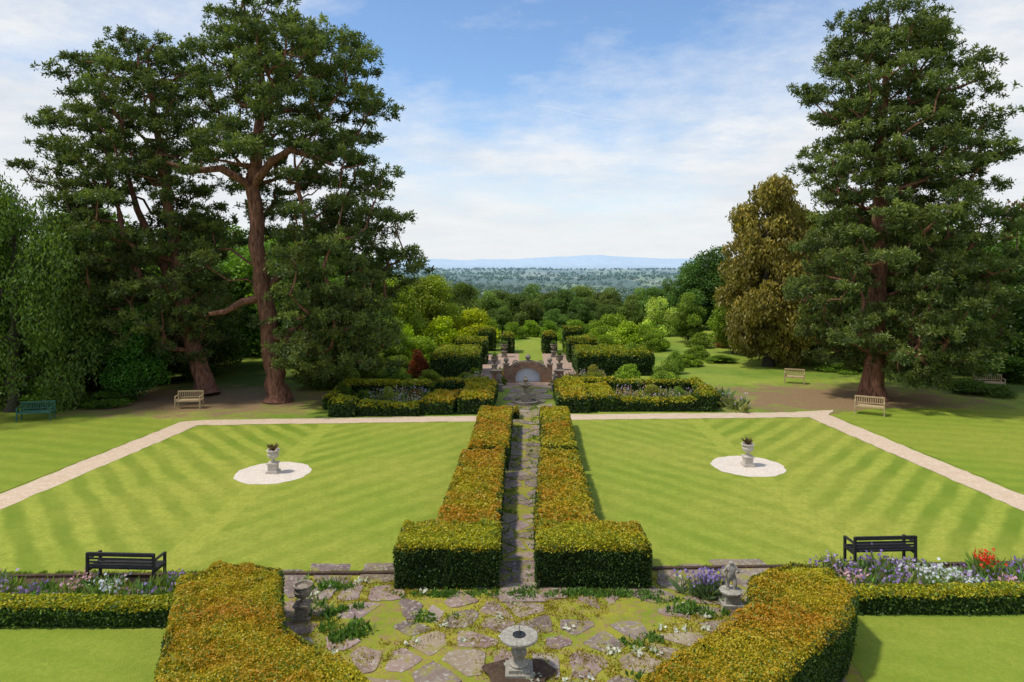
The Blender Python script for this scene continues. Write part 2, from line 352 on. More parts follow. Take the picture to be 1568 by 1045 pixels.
# ------------------------------------------------------------------ hedges
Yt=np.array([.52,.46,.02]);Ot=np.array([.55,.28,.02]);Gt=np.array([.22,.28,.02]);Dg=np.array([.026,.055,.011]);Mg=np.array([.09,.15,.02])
def hedge(name,P,h,dens=900,leaf=.05,orange=.5,green=.2,side_bright=1.,hn=.04,z0=0.,rr=.14,rd=.11,ins=.1):
    P=[np.array(p,float) for p in P]
    A=sum(P[i][0]*P[(i+1)%len(P)][1]-P[(i+1)%len(P)][0]*P[i][1] for i in range(len(P)))/2
    if A<0: P=P[::-1]
    q=QB();k=len(P)
    EN=[nrm(np.array([(P[(i+1)%k]-P[i])[1],-(P[(i+1)%k]-P[i])[0]])) for i in range(k)]
    B=[]
    for i in range(k):
        m=EN[i-1]+EN[i];B.append(P[i]-m*ins/max(.5,(m@m)/2))
    V=np.r_[np.c_[B,np.full(k,z0)],np.c_[B,np.full(k,z0+h-max(.10,rd))]]
    ii=np.arange(k);jj=(ii+1)%k
    q.add(V,np.stack([ii,jj,jj+k,ii+k],-1),0,Dg*.8);q.add(V[k:],[list(range(k))],0,Yt*.6)
    lo=np.min(P,0);hi=np.max(P,0);bb=(hi[0]-lo[0])*(hi[1]-lo[1])
    x,y=sample(P,int(bb*dens*1.25));n=len(x);d=edist(x,y,P)
    ht=h+hn*fbm(x,y,2.2,1)+hn*.8*fbm(x,y,6.,4)
    z=z0+ht-rd*np.clip(1-d/rr,0,1)**2-abs(rng.normal(size=n))*.025+U(0,.03,n)
    f=np.clip(.5+.7*fbm(x,y,.9,5)+.3*fbm(x,y,4.,2)+(orange-.5)*1.5,0,1)[:,None]
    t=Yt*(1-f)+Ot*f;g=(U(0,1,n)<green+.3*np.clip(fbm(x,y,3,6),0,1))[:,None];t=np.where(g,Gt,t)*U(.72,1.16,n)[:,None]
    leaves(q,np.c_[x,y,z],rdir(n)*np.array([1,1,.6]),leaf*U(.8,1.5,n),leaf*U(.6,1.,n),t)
    for i in range(k):
        a=P[i];b=P[(i+1)%k];e=b-a;L=np.linalg.norm(e)
        if L<.05: continue
        nn=np.array([e[1],-e[0]])/L;n=int(L*h*dens*1.15)
        s=U(0,1,n);zz=U(0,1,n)**.9*h
        bul=fbm(s*L+a[0],zz,3.,2)
        off=.04*bul+rng.normal(size=n)*.02-.01-rd*np.clip((zz-(h-rr))/rr,0,1)**2-.04*(1-zz/h)
        xy=a+e*s[:,None]+nn*off[:,None]
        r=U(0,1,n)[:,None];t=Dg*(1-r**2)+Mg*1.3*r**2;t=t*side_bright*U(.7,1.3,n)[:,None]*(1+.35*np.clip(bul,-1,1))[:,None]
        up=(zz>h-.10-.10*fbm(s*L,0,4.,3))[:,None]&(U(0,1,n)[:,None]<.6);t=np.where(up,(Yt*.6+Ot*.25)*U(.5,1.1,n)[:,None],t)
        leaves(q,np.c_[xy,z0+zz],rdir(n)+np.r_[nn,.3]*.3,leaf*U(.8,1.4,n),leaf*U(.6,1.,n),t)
    return q.obj(name,[FOL])
hedge('clipped_yew_hedge',[(-6.81,13.85),(-6.32,14.5),(-5.6,14.6),(-4.84,14.35),(-4.5,13.3),(-4.1,12.2),(-3.3,11.45),(-2.42,10.8),(-1.9,10.2),(-1.6,9.3),(-4.7,9.0),(-5.46,10.4),(-5.95,11.6),(-6.3,12.6)],1.1,2500,.04,.36,.15,hn=.12)
hedge('clipped_yew_hedge',[(4.87,14.0),(5.98,14.67),(6.74,14.35),(6.72,13.3),(6.08,12.3),(4.9,11.2),(4.04,10.4),(3.4,9.2),(1.6,9.2),(1.75,10.3),(2.3,10.9),(3.03,11.5),(3.92,12.2),(4.46,12.9)],1.1,2500,.04,.42,.15,hn=.12)
hedge('low_box_hedge',[(-24,13.95),(-6.5,13.95),(-6.5,14.45),(-24,14.45)],.5,900,.055,.02,.4,1.3,hn=.05)
hedge('low_box_hedge',[(7.1,14.45),(24,14.6),(24,15.1),(7.1,14.95)],.5,900,.055,.02,.4,1.3,hn=.05)
hedge('clipped_yew_hedge',[(-2.7,15.6),(-.28,15.6),(-.25,17.2),(-2.7,17.1)],1.02,1700,.048,.16,.3,.85,hn=.09)
hedge('clipped_yew_hedge',[(.54,15.6),(3.2,15.6),(3.2,17.1),(.6,17.2)],1.02,1700,.048,.16,.3,.85,hn=.09)
hedge('clipped_yew_hedge',[(-1.95,17.1),(-.32,17.2),(-.26,24.2),(-1.74,24)],.93,900,.065,.8,.12,hn=.11)
hedge('clipped_yew_hedge',[(.56,17.2),(2.2,17.1),(2.32,24),(1.0,24.2)],.93,900,.065,.64,.16,hn=.11)
hedge('clipped_yew_hedge',[(-1.56,24.4),(-.12,24.4),(.02,31.2),(-1.45,31.2)],.95,550,.085,.6,.18,hn=.1)
hedge('clipped_yew_hedge',[(1.08,24.4),(2.32,24.4),(2.55,31.2),(1.28,31.2)],.95,550,.085,.45,.22,hn=.1)
def bh(x0,x1,y0,y1,h,o=.4,g=.3,sk=0.,n='clipped_yew_hedge',big=False):
    r=.45 if big else .22
    return hedge(n,[(x0,y0),(x1,y0),(x1+sk,y1),(x0+sk,y1)],h,330,.11,o,g,.9 if big else .95,hn=.14 if big else .11,rr=r,rd=r*.7,ins=max(.1,r*.55))
bh(-2.65,-.95,33.6,38.2,.9,.45,.15,sk=.15);bh(2.25,3.85,33.9,38.4,.9,.4,.15,sk=.1)
bh(-4.55,-2.95,33.5,36.4,.75,.55,.15,sk=.5);bh(3.95,5.4,34.2,37.5,.85,.3,.2,sk=-.2)
bh(-8.9,-7.6,33.0,34.0,.85,.05,.5,n='low_box_hedge');bh(-7.6,-4.55,33.2,33.9,.6,.05,.4,n='low_box_hedge')
bh(5.45,9.3,34.2,34.9,.65,.05,.4,n='low_box_hedge');bh(9.3,10.3,34.2,35.3,.95,.05,.5,n='low_box_hedge')
bh(-9.5,-4.4,37.9,38.8,.8,.1,.4,n='low_box_hedge');bh(5.8,10.8,38.6,39.4,.8,.1,.4,n='low_box_hedge')
bh(-9.6,-8.9,34.6,38.6,.75,.1,.4,n='low_box_hedge');bh(10.1,10.8,35.3,39.2,.8,.1,.4,n='low_box_hedge')
bh(-1.5,.35,32.9-.5,33.2,.5,.4);bh(-4.3,-1.3,38.6,39.6,.85,.4);bh(2.9,6,38.9,39.9,.85,.4)
def yew(x0,x1,y0,y1,h): return bh(x0,x1,y0,y1,h,.0,.7,n='tall_yew_hedge',big=True)
yew(-5.2,-2.1,43.3,48,1.75);yew(4.3,9.4,45,49,1.6);yew(-4.2,-1.8,50,52,1.9);yew(4.2,6.4,51,53,1.8)
bh(-.9,.2,56,58,1.6,.0,.6,big=True);bh(2.5,3.7,56,58,1.7,.0,.6,big=True);bh(-2.8,-1.4,57.5,59,1.9,.0,.7,big=True);bh(4.4,6.0,58,59.5,2.0,.0,.7,big=True)
# ------------------------------------------------------------------ trees
def grow(q,trunk,trad,pads,bmat=0,rk=.03,exp=.45,sides=6,maxr=.3):
    """greedy branching skeleton from the trunk to every foliage pad"""
    T=np.array(trunk,float);tt=np.linspace(0,len(T)-1,26);k=np.arange(len(T))
    T=np.stack([np.interp(tt,k,T[:,a]) for a in range(3)],1);T[1:]+=rng.normal(size=(25,3))*np.array([.06,.06,0]);R=np.interp(tt,k,trad)
    R[0]*=1.5;R[1]*=1.12
    tube(q,T,R,12,bmat)
    nodes=[p for p in T];par=[-1]+list(range(25));cnt=[0]*26;branches=[]
    d0=[np.min(np.linalg.norm(T-p,axis=1)) for p in pads]
    for i in np.argsort(d0):
        p=pads[i];NN=np.array(nodes);v=p-NN;d=np.linalg.norm(v,axis=1)
        cost=d*(1+np.where(v[:,2]<.15*np.hypot(v[:,0],v[:,1]),.8,0))+np.where(NN[:,2]<T[-1,2]*.12,3,0)
        j=int(np.argmin(cost));D=d[j];m=max(2,min(5,int(D/1.)+1));prev=j;ch=[]
        for s in range(1,m+1):
            t=s/m;pt=NN[j]+(p-NN[j])*t;pt=pt+np.array([0,0,-.12*D*math.sin(t*math.pi)*U(-.3,1)])+(rng.normal(size=3)*.07*D if s<m else 0)
            nodes.append(pt);par.append(prev);cnt.append(0);prev=len(nodes)-1;ch.append(prev)
        k2=prev
        while k2>=0: cnt[k2]+=1;k2=par[k2]
        branches.append((j,ch))
    for j,ch in branches:
        r=[min(maxr,rk*cnt[c]**exp) for c in ch];P=[nodes[j]]+[nodes[c] for c in ch]
        tube(q,P,[r[0]*1.1]+r[:-1]+[r[-1]*.5],sides,bmat)
def make_pads(env,n,ydep,minsep,inner=.25,edge=.8,zs=2.,gap=-9):
    E=np.array(env);pads=[];tries=0
    while len(pads)<n and tries<n*60:
        tries+=1;z=U(E[0,0],E[-1,0]);xl=np.interp(z,E[:,0],E[:,1]);xr=np.interp(z,E[:,0],E[:,2]);hw=(xr-xl)/2
        if U(0,1)>hw/7.: continue
        c=(xl+xr)/2;h=max(hw-edge,.2);dp=max(min(hw*1.0,ydep)-edge,.2);r=U(inner**1.5,1)**(1/1.5);th=U(0,6.283)
        p=np.array([c+h*r*math.cos(th),dp*r*math.sin(th),z])
        if fbm(p[0]+.5*p[1],p[2]*1.3,.5,7)<gap: continue
        if pads:
            A=np.array(pads)-p;A[:,2]*=zs
            if np.min(np.linalg.norm(A,axis=1))<minsep: continue
        pads.append(p)
    return np.array(pads)
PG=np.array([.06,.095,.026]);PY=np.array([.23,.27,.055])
def pine_foliage(q,pads,R=1.1,tufts=21,needles=34,mat=1,L=.20,W=.07,bright=1.):
    for p in pads:
        r=R*U(.6,1.3);tone=U(.75,1.25);k=int(tufts*(r/R)**1.5*U(.8,1.2))+4
        ang=U(0,3.14);el=U(.75,1.25);d=rdir(k);rr=U(.05,1,k)[:,None]**.5
        o=d*rr*np.array([r*el,r/el,r*.34]);o=np.c_[o[:,0]*math.cos(ang)-o[:,1]*math.sin(ang),o[:,0]*math.sin(ang)+o[:,1]*math.cos(ang),o[:,2]-.05*np.hypot(o[:,0],o[:,1])]
        tc=p+o+np.array([0,0,.1])
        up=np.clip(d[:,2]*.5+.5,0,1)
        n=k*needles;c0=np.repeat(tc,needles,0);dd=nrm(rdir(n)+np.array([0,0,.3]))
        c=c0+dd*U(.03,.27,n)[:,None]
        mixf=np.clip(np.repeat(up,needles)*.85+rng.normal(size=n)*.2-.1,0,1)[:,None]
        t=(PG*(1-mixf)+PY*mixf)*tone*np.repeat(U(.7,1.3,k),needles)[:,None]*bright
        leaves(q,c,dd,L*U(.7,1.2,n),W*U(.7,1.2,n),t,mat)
def finish_tree(q,name,mats,loc):
    return q.obj(name,mats,(0,),loc)
envA=[(2.0,-1.6,5.4),(5.0,-3,7.4),(7.6,-5,8.4),(10.4,-4.8,7.4),(12.9,-5.6,6.6),(14.6,-5.2,6.6),(18.1,-5.2,6.1),(19.9,-4.6,4.7),(21.2,-3.5,1.8),(21.8,-2,0)]
q=QB();pA=make_pads(envA,290,5.2,1.38,.25,.8,2.1,-.65)
# the bare trunk shows on the open side
pA=pA[~((np.abs(pA[:,0]+.9)<2.0)&(pA[:,1]<.8)&(pA[:,2]>2.5)&(pA[:,2]<12.5)&(U(0,1,len(pA))<.95))]
pA=pA[~((pA[:,0]<-.3)&(pA[:,2]<8)&(U(0,1,len(pA))<.5))]
pA=np.r_[pA,np.c_[U(1.5,6,30),U(-3.5,1,30),U(1.4,6.5,30)]]
grow(q,[(0,0,0),(-.3,0,2.5),(-.9,0,6.2),(-1.4,.1,11.8),(-.9,0,16.4),(-1.2,0,20.3)],[.56,.48,.43,.36,.2,.05],pA,rk=.042,maxr=.3)
tube(q,[(-.8,0,5.6),(-1.7,-.5,5.4),(-2.5,-.9,4.9),(-3.2,-1.2,4.8)],[.24,.2,.15,.1],8)
tube(q,[(-1.4,0,11.6),(-2.6,-1.2,12.4),(-3.8,-1.6,12.2),(-5,-2,12.6)],[.24,.2,.15,.08],8);tube(q,[(-1.3,0,11.7),(0,-1.,12.8),(1.2,-1.6,13.3),(2.4,-2,12.9),(3.6,-2.3,12.4)],[.26,.22,.18,.13,.07],8)
pine_foliage(q,pA);finish_tree(q,'pine_tree',[BARK,FOL],(-12.6,36.8,0))
envB=[(1.8,-3.5,1.2),(4.6,-8,1.8),(8.3,-8.6,2),(11.3,-10,1.4),(12.8,-10.9,1),(14.6,-10.4,1.5),(17.6,-8.4,1.5),(19.4,-6.8,-.3),(20.3,-5.2,-1.2)]
q=QB();pB=make_pads(envB,235,4.8,1.4,.25,.8,2.1,-.65)
grow(q,[(0,0,0),(-.5,0,2),(-1.3,0,4.5),(-1.7,0,8),(-2.2,0,11.3),(-3.1,0,17.6),(-3.4,0,19.8)],[.55,.47,.4,.32,.25,.12,.04],pB,rk=.042,maxr=.28)
tube(q,[(-.8,0,3),(-2.4,.3,7),(-4,.2,10.5),(-5,.3,14)],[.32,.25,.17,.06],8)
pine_foliage(q,pB,bright=.9);finish_tree(q,'pine_tree',[BARK,FOL],(-17.3,38.6,0))
envC=[(1.1,-1.2,5.5),(2.2,-3.4,7),(4,-4.8,8.3),(5.8,-5.3,8.3),(9.4,-4.4,8.1),(11.1,-3.3,7.2),(13.3,-4.6,7.5),(15,-3.6,6.7),(17.2,-4.4,6.8),(19,-3.7,5.1),(20.6,-2.8,3.8),(21.6,-.2,2.2)]
q=QB();pC=make_pads(envC,375,5.6,1.27,.3,1.0,2.1,-.75)
grow(q,[(0,0,0),(.2,0,5),(.4,0,10),(.5,0,15),(.9,0,21)],[.56,.48,.38,.25,.06],pC,rk=.036,maxr=.2)
pine_foliage(q,pC,R=1.1,tufts=21,bright=.97);finish_tree(q,'pine_tree',[BARK,FOL],(19.7,37.3,0))
def broad_mesh(name,H,Wd,npad,leafn,ls,droop=0,base=.12,col=(.085,.13,.025),cv=.35,trunkr=.3,R=None,shape='round'):
    q=QB();R=R or Wd*.17
    env=[]
    for t in np.linspace(0,1,9):
        z=H*(base+(1-base)*t)
        w_=math.sin(math.pi*min(1,.16+.84*t)**.85)**.6 if shape=='round' else (.75+.45*math.sin(3.1*t+.4) if t<.95 else .5)*.85
        env.append((z-(.04*H if t==1 else 0),-Wd/2*max(w_,.18),Wd/2*max(w_,.18)))
    pads=[]
    E=np.array(env)
    while len(pads)<npad:
        z=U(E[0,0],E[-1,0]);hw=np.interp(z,E[:,0],E[:,2])*(1+.12*math.sin(3*z))
        if U(0,1)>hw/(Wd/2): continue
        r=U(.2,1)**.5;th=U(0,6.283);h=max(hw-R*.6,.1);pads.append((h*r*math.cos(th),h*r*math.sin(th),min(z,H-R*.5)))
    pads=np.array(pads)
    grow(q,[(0,0,0),(U(-.3,.3),U(-.3,.3),H*.4),(0,0,H*.85)],[trunkr,trunkr*.7,.05],pads,rk=trunkr*.09,sides=5,maxr=trunkr*.6)
    col=np.array(col)
    for p in pads:
        r=R*U(.6,1.25);n=int(leafn*(r/R)**2);d=rdir(n);rr=U(.2,1,n)[:,None]**.4
        lump=1+.25*np.sin(d[:,:1]*7+p[0]*3)*np.sin(d[:,1:2]*6+p[1]*3)
        c=p+d*rr*lump*np.array([r,r,r*(.8+droop)])
        if droop: c[:,2]-=droop*U(0,1.2,n)**2*r
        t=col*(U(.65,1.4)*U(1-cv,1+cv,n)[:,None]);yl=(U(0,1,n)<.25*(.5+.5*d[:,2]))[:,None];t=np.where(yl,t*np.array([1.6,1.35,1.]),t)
        axs=rdir(n)+(np.array([0,0,-1.2]) if droop else 0)
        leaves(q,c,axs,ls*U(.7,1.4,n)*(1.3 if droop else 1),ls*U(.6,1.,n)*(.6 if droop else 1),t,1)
    return q.mesh(name,[BARKD,FOL],(0,))
def place(me,name,x,y,sx,sz=None,col=(1,1,1),z=None,rot=None):
    o=link(bpy.data.objects.new(name,me));zz=float(terr(np.array(float(x)),np.array(float(y)))) if z is None else z
    o.location=(x,y,zz-.05);o.scale=(sx,sx,sz or sx);o.rotation_euler=(0,0,U(0,6.28) if rot is None else rot);o.color=tuple(col)+(1,);return o
B=[broad_mesh('broadleaf_tree_mesh',10,8.5,46,520,.24),broad_mesh('broadleaf_tree_mesh',10,7.5,42,520,.24),broad_mesh('broadleaf_tree_mesh',10,9.5,50,520,.26,base=.06)]
SHR=[broad_mesh('shrub_mesh',2,2.6,26,420,.09,base=.05,trunkr=.05,col=(.10,.15,.025)),broad_mesh('shrub_mesh',2,2.4,22,420,.09,base=.05,trunkr=.05,col=(.10,.15,.025))]
k=0
for x,y,h,c in [(-52,50,12,.8),(-46,45,11,.7),(-41,52,12,.9),(-36,44,9.5,.7),(-33,52,11.5,1.3),(-29,46,9,.7),(-26,55,11,2.0),(-22,48,8.5,.75),(-19,57,10,2.0),(-15,50,8,1.),(-12,58,8.5,.9),(-33,39,7.5,.7),(-27,41.5,6.5,.7),(-22,43,5.5,.8),(-38,62,12,1.),(-28,64,12,1.6),(-18,66,11,1.4),(-25,41,5,.65),(-20.5,44.5,6.5,.7)]:
    place(B[k%3],'broadleaf_tree',x,y,h/10*1.05,h/10,(c*1.0,c*1.15,c*.7));k+=1
for x,y,h,c in [(-9.5,55,6.3,(2.5,2.2,.9)),(-7.5,62,6.2,(2.6,2.2,.8)),(-12,50,5.2,(1.7,1.6,.9)),(-8.6,48,3.6,(1.6,1.6,.8)),(-10.8,44.5,3.2,(1.6,1.5,1.)),(-13,46,5,(1.3,1.3,.8)),(-9.8,50,4.6,(2.,1.9,.9)),(-11.2,41,3.4,(1.4,1.3,.8))]:
    place(B[k%3],'broadleaf_tree',x,y,h/10*1.1,h/10,c);k+=1
for x,y,top,wd in [(-14,82,5.6,1.1),(-9.5,84,5.8,1.),(-6,82,5.0,1.),(-17,76,7,1.),(-3,102,2.4,1.1),(1,112,1.8,1.2),(6,108,3.0,1.3),(11,104,2.,1.2),(15,112,2.6,1.2),(19,106,2.6,1.2),(4,124,3.4,1.2),(13,126,3,1.2),(-2,128,2.4,1.3),(22,118,3.,1.2),(-8,120,3.2,1.3),(-14,118,3.8,1.3),(20,88,5.2,1.),(17.5,84,4.4,1.),(26,90,5,1.1),(9,118,2.4,1.2),(31,74,7.,1.),(-22,90,7,1.2),(30,100,6,1.3),
  (-8,73,4.4,1.1),(-4.2,75,3.0,1.1),(-1.,73,2.7,1.2),(2.0,75,3.2,1.1),(4.6,73,2.6,1.2),(7.4,75,3.6,1.1),(10.2,73,3.0,1.2),(13.2,76,3.4,1.1),(-2.6,79,4.0,1.1),(.6,80,3.8,1.1),(5.8,80,4.4,1.1),(11.6,81,4.4,1.),(8.8,79,3.4,1.)]:
    g=float(terr(np.array(float(x)),np.array(float(y))));h=top-g
    c=U(1.0,1.8);place(B[k%3],'broadleaf_tree',x,y,h/10*wd*(1.15 if y<82 else 1),h/10,(c*U(.8,1.15),c,c*.9));k+=1
for x,y,h,c in [(23.5,80,9.6,(.95,1.2,1.1)),(20.5,78,7.6,(.95,1.2,1.1)),(26,76,8.2,(1.,1.2,1.)),(22.3,60,8.5,(1.3,1.4,.9)),(25,62,10,(1.,1.1,.8)),(33,55,11.5,(1.,1.1,.7)),(38,50,12,(.9,1.1,.7)),(44,56,13,(.9,1.1,.7)),(29,60,12,(1.,1.,.7)),(49,48,12,(.9,1.1,.7)),(35,46,8,(.8,1.,.7)),(43,44,8,(.9,1.1,.7)),(55,55,14,(1,1.1,.7)),(16.5,64,4.5,(1.8,1.7,.9)),(29,47,6,(.7,.9,.6)),(24.5,48,5.5,(.6,.8,.6)),(18.2,56,5.5,(2.,1.9,.7))]:
    place(B[k%3],'broadleaf_tree',x,y,h/10*1.,h/10,c);k+=1
place(B[0],'copper_beech_tree',41.5,55,1.1,1.25,(1.5,.45,.8))
GOLD=broad_mesh('golden_conifer_mesh',13.5,6.8,130,520,.24,droop=.15,base=.03,col=(.24,.21,.045),cv=.45,trunkr=.35,R=.95,shape='col')
place(GOLD,'golden_cypress_tree',18.6,49.5,1.,1.0,(1.05,1,1),rot=.5)
place(GOLD,'golden_cypress_tree',21.5,52,.95,.85,(.55,.7,.5),rot=2)
WEEP=broad_mesh('weeping_tree_mesh',11,8.5,80,620,.16,droop=.45,base=.06,col=(.11,.18,.03),trunkr=.3,R=1.0)
place(WEEP,'weeping_birch_tree',-25.2,34.5,1.,1.07,rot=1);place(WEEP,'weeping_birch_tree',-30.5,37,1.,1.15,rot=3)
place(B[1],'broadleaf_tree',-20.6,37.2,.5,.5,(.7,1.3,.6))
def shr(x,y,h,w=None,c=(1,1,1),n='shrub'): 
    global k;k+=1;return place(SHR[k%2],n,x,y,(w or h*1.25)/2.6,h/2,c)
for a in [(-5.9,56,2.9,5,(3.2,2.7,.3),'golden_shrub'),(-3.9,62,3.4,5.2,(3.8,2.8,.4),'golden_shrub'),(-8,52,2.6,3.6,(2.8,2.7,.3),'golden_shrub'),(-7,49.5,2.2,4,(2.4,2.3,.6),'shrub'),
 (-6.1,44,1.8,1.7,(1.6,.25,.4),'maroon_shrub'),(-7.6,44.5,1.5,2.4,(1.6,1.5,.8),'shrub'),(-9.2,45,2.2,2.6,(2.,1.8,.7),'shrub'),(-10.5,41.5,1.6,2.2,(1.4,1.4,.8),'shrub'),
 (9.2,55,2.6,4.6,(2.8,2.5,.8),'shrub'),(7,53,2.0,2.6,(2.1,2.,.6),'shrub'),(8.2,47,1.9,2.6,(1.9,1.9,1.1),'shrub'),(15.2,70,4.0,4.2,(4.4,3.6,4.),'flowering_shrub'),
 (11,46,1.5,1.6,(1.8,1.9,1.2),'shrub'),(12.6,49.5,.9,2.2,(1.8,1.8,.5),'shrub'),(14.5,53,1,2.4,(1.6,1.6,.8),'shrub'),(18.6,60,1.6,1.8,(2.4,.8,1.),'pink_shrub'),(16.6,60,1.3,3,(1.6,1.5,.8),'shrub'),(12,58,1.6,2.6,(1.9,1.9,.6),'shrub'),
 (15.5,51,.6,3,(1.4,1.5,.8),'shrub'),(23,47,.7,3.5,(1.2,1.4,.8),'shrub'),(-6.4,35.6,1.,1.4,(2.5,2.,1.6),'shrub'),(-7.8,36,.8,1.2,(1.4,1.5,.9),'shrub'),(-5.2,36.5,.7,1.,(1.8,.6,.9),'shrub'),(7.6,36.6,1.,1.7,(2.6,1.8,1.2),'shrub'),(9.0,36.8,.8,1.3,(1.5,1.6,.9),'shrub'),
 (-8.9,36.2,1.2,1.2,(1.,1.1,.6),'shrub'),(-2.9,41.5,.8,1.5,(1.8,1.5,.7),'shrub'),(4.9,41.5,.9,1.6,(2.,1.6,.7),'shrub'),(-2.6,55.5,1.4,2,(1.8,1.8,.6),'shrub'),(5.3,55,1.7,2.4,(1.9,1.9,.6),'shrub'),
 (-2,64,2.0,3,(1.8,1.8,.6),'shrub'),(6,64,2.2,3.4,(1.8,1.9,.6),'shrub'),(-4.5,68,2.4,4,(2.2,2.,.6),'shrub'),(9.5,66,2.6,4.4,(2.2,2.1,.8),'shrub'),(3.6,66,1.8,2.6,(1.5,1.7,.6),'shrub'),(.2,67,1.7,2.6,(1.8,1.9,.6),'shrub'),(1.9,69,1.6,3,(2.,2.1,.6),'shrub'),(12.5,63,1.9,3.4,(2.2,2.2,.7),'shrub'),
 (-5,41.2,1.,2.2,(2.,1.7,.9),'shrub'),(-7.2,41.4,1.2,2.2,(1.5,1.6,.8),'shrub'),(7.2,42,1.2,2.4,(2.2,2.2,1.0),'shrub'),(9.6,42.5,1.5,1.8,(2.3,2.2,1.6),'shrub'),(5.2,43.2,1.0,1.6,(2.4,1.5,1.4),'shrub'),(-2.4,43.4,.9,1.2,(1.6,1.5,.6),'shrub'),
 (-.6,41.6,.5,.9,(1.4,1.2,.6),'shrub'),(2.7,41.6,.5,.9,(1.6,1.3,.7),'shrub'),
 (27,40,.6,5,(1,1.1,.6),'shrub'),(31,37,.5,5,(.9,1.1,.6),'shrub'),(-29,33.8,1.,3,(1,1.2,.6),'shrub'),(-21.5,36,.8,3,(.9,1.1,.6),'shrub'),(-24,35,1.2,3,(1,1.3,.6),'shrub'),(36,40,1.4,5,(1,1.2,.6),'shrub'),(31,43,1.6,5,(.9,1.1,.6),'shrub')]:
    shr(a[0],a[1],a[2],a[3],a[4],a[5])
# distant woodland, a single mass
q=QB()
def wood(n,y0,y1,hgt,nl,ls,thr):
    y=np.exp(U(math.log(y0),math.log(y1),n));x=U(-.28,.42,n)*y+U(-30,30,n)
    keep=(fbm(x*.45,y*1.2,6./y0,2)>thr);x=x[keep];y=y[keep];z=terr(x,y);m=len(x)
    c0=np.repeat(np.c_[x,y,z],nl,0);d=rdir(m*nl);h=np.repeat(hgt*U(.6,1.25,m),nl)
    c=c0+d*np.c_[h*.6,h*.6,h*.45]*U(.6,1,m*nl)[:,None]+np.c_[0*h,0*h,h*.5]
    Y=np.repeat(y,nl);hz=np.clip(1-np.exp(-(Y-60)/2400),0,1)[:,None]  # blue haze mixed into the leaf colours, growing with distance
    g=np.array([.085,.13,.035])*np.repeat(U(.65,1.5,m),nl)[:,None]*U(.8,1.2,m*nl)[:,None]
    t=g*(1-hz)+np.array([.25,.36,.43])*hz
    leaves(q,c,d+rdir(m*nl),ls*U(.8,1.4,m*nl),ls*U(.7,1.1,m*nl),t)
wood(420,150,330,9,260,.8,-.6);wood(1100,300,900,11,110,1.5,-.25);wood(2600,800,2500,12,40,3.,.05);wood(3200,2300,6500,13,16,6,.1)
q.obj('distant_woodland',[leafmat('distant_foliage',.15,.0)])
# ------------------------------------------------------------------ flower borders & small plants
def plants(name,x,y,hts,cols,blade=.03,nb=26,flower=None,spread=.22):
    q=QB();m=len(x)
    for i in range(m):
        n=nb;d=nrm(rng.normal(size=(n,3))*np.array([.55,.55,.3])+np.array([0,0,1]));h=hts[i]*U(.5,1.1,n)
        c=np.array([x[i],y[i],0])+np.c_[rng.normal(size=(n,2))*spread*.4,np.zeros(n)]+d*(h*.5)[:,None]
        leaves(q,c,d,h,blade*U(.8,2,n),np.array(cols[i])*U(.6,1.4,n)[:,None])
        if flower is not None and flower[i] is not None:
            k2=10;tp=np.array([x[i],y[i],hts[i]*.88])+rng.normal(size=(k2,3))*np.array([spread*.5,spread*.5,hts[i]*.14])
            tp[:,2]=np.maximum(tp[:,2],.05)
            leaves(q,tp,rdir(k2),.075*U(.7,1.4,k2),.075,np.tile(flower[i],(k2,1))*U(.8,1.1,k2)[:,None])
    return q.obj(name,[FOL])
FC=[(.75,.75,.72),(.5,.35,.65),(.32,.2,.5),(.7,.4,.5),(.65,.67,.75)]
def border(x0,x1,y0,y1,n,sp):
    x=U(x0,x1,n);y=U(y0,y1,n);h=U(.2,.5,n)*(1+.4*fbm(x,y,1.2,3));fl=[]
    for i in range(n):
        zone=int(np.clip((fbm(x[i],y[i],.8,4)+1)*2.5,0,4))
        fl.append(FC[zone] if U(0,1)<(.5 if sp else .28) else None)
        if sp and abs(x[i]-11.2)<.22 and y[i]>15.7: fl[i]=(.75,.06,.02);h[i]=.6
        elif sp and 8.9<x[i]<10.4 and U(0,1)<.5: fl[i]=(.7,.72,.78)
    gc=[(.13+U(0,.12),.22+U(0,.10),.04+U(0,.05)) for _ in range(n)]
    plants('flower_border',x,y,h,gc,.05,28,fl)
border(-15,-6.7,14.6,15.7,420,False);border(7.2,15.5,15.2,16.4,420,True)
# perennials in the far parterre and along its hedges
for x0,x1,y0,y1,n in ((-7.4,-4.8,34.2,37.6,70),(5.8,9.8,35.2,38.3,80),(-3.,-1.4,40.6,42.6,30),(3.1,5.6,41.,43.8,36),(-1.4,.2,43.6,46,16),(10.9,12.,34,40,14)):
    x=U(x0,x1,n);y=U(y0,y1,n);plants('flower_border',x,y,U(.3,.8,n),[(.14+U(0,.22),.2+U(0,.08),.04+U(0,.06)) for _ in range(n)],.09,22,[[(.6,.3,.35),(.7,.7,.65),None,None,(.5,.4,.6)][rng.integers(0,5)] for _ in range(n)],.35)
x,y=sample([(-4.9,9),(4.8,9),(5.2,16.3),(-5,16.2)],4200)
m=fbm(x,y,1.1,3)>-.2;x=x[m];y=y[m];n=len(x)
plants('grass_weeds',x,y,U(.03,.09,n),[(.25+U(0,.15),.28+U(0,.03),.03)]*n,.02,12,[((.7,.7,.6) if U(0,1)<.03 else None) for _ in range(n)],.15)
y=U(15.3,38,420);x=ax(y)+rng.choice([-1,1],420)*U(.2,.65,420)
plants('grass_weeds',x,y,U(.04,.14,420),[(.19,.27,.03)]*420,.03,14,None,.14)
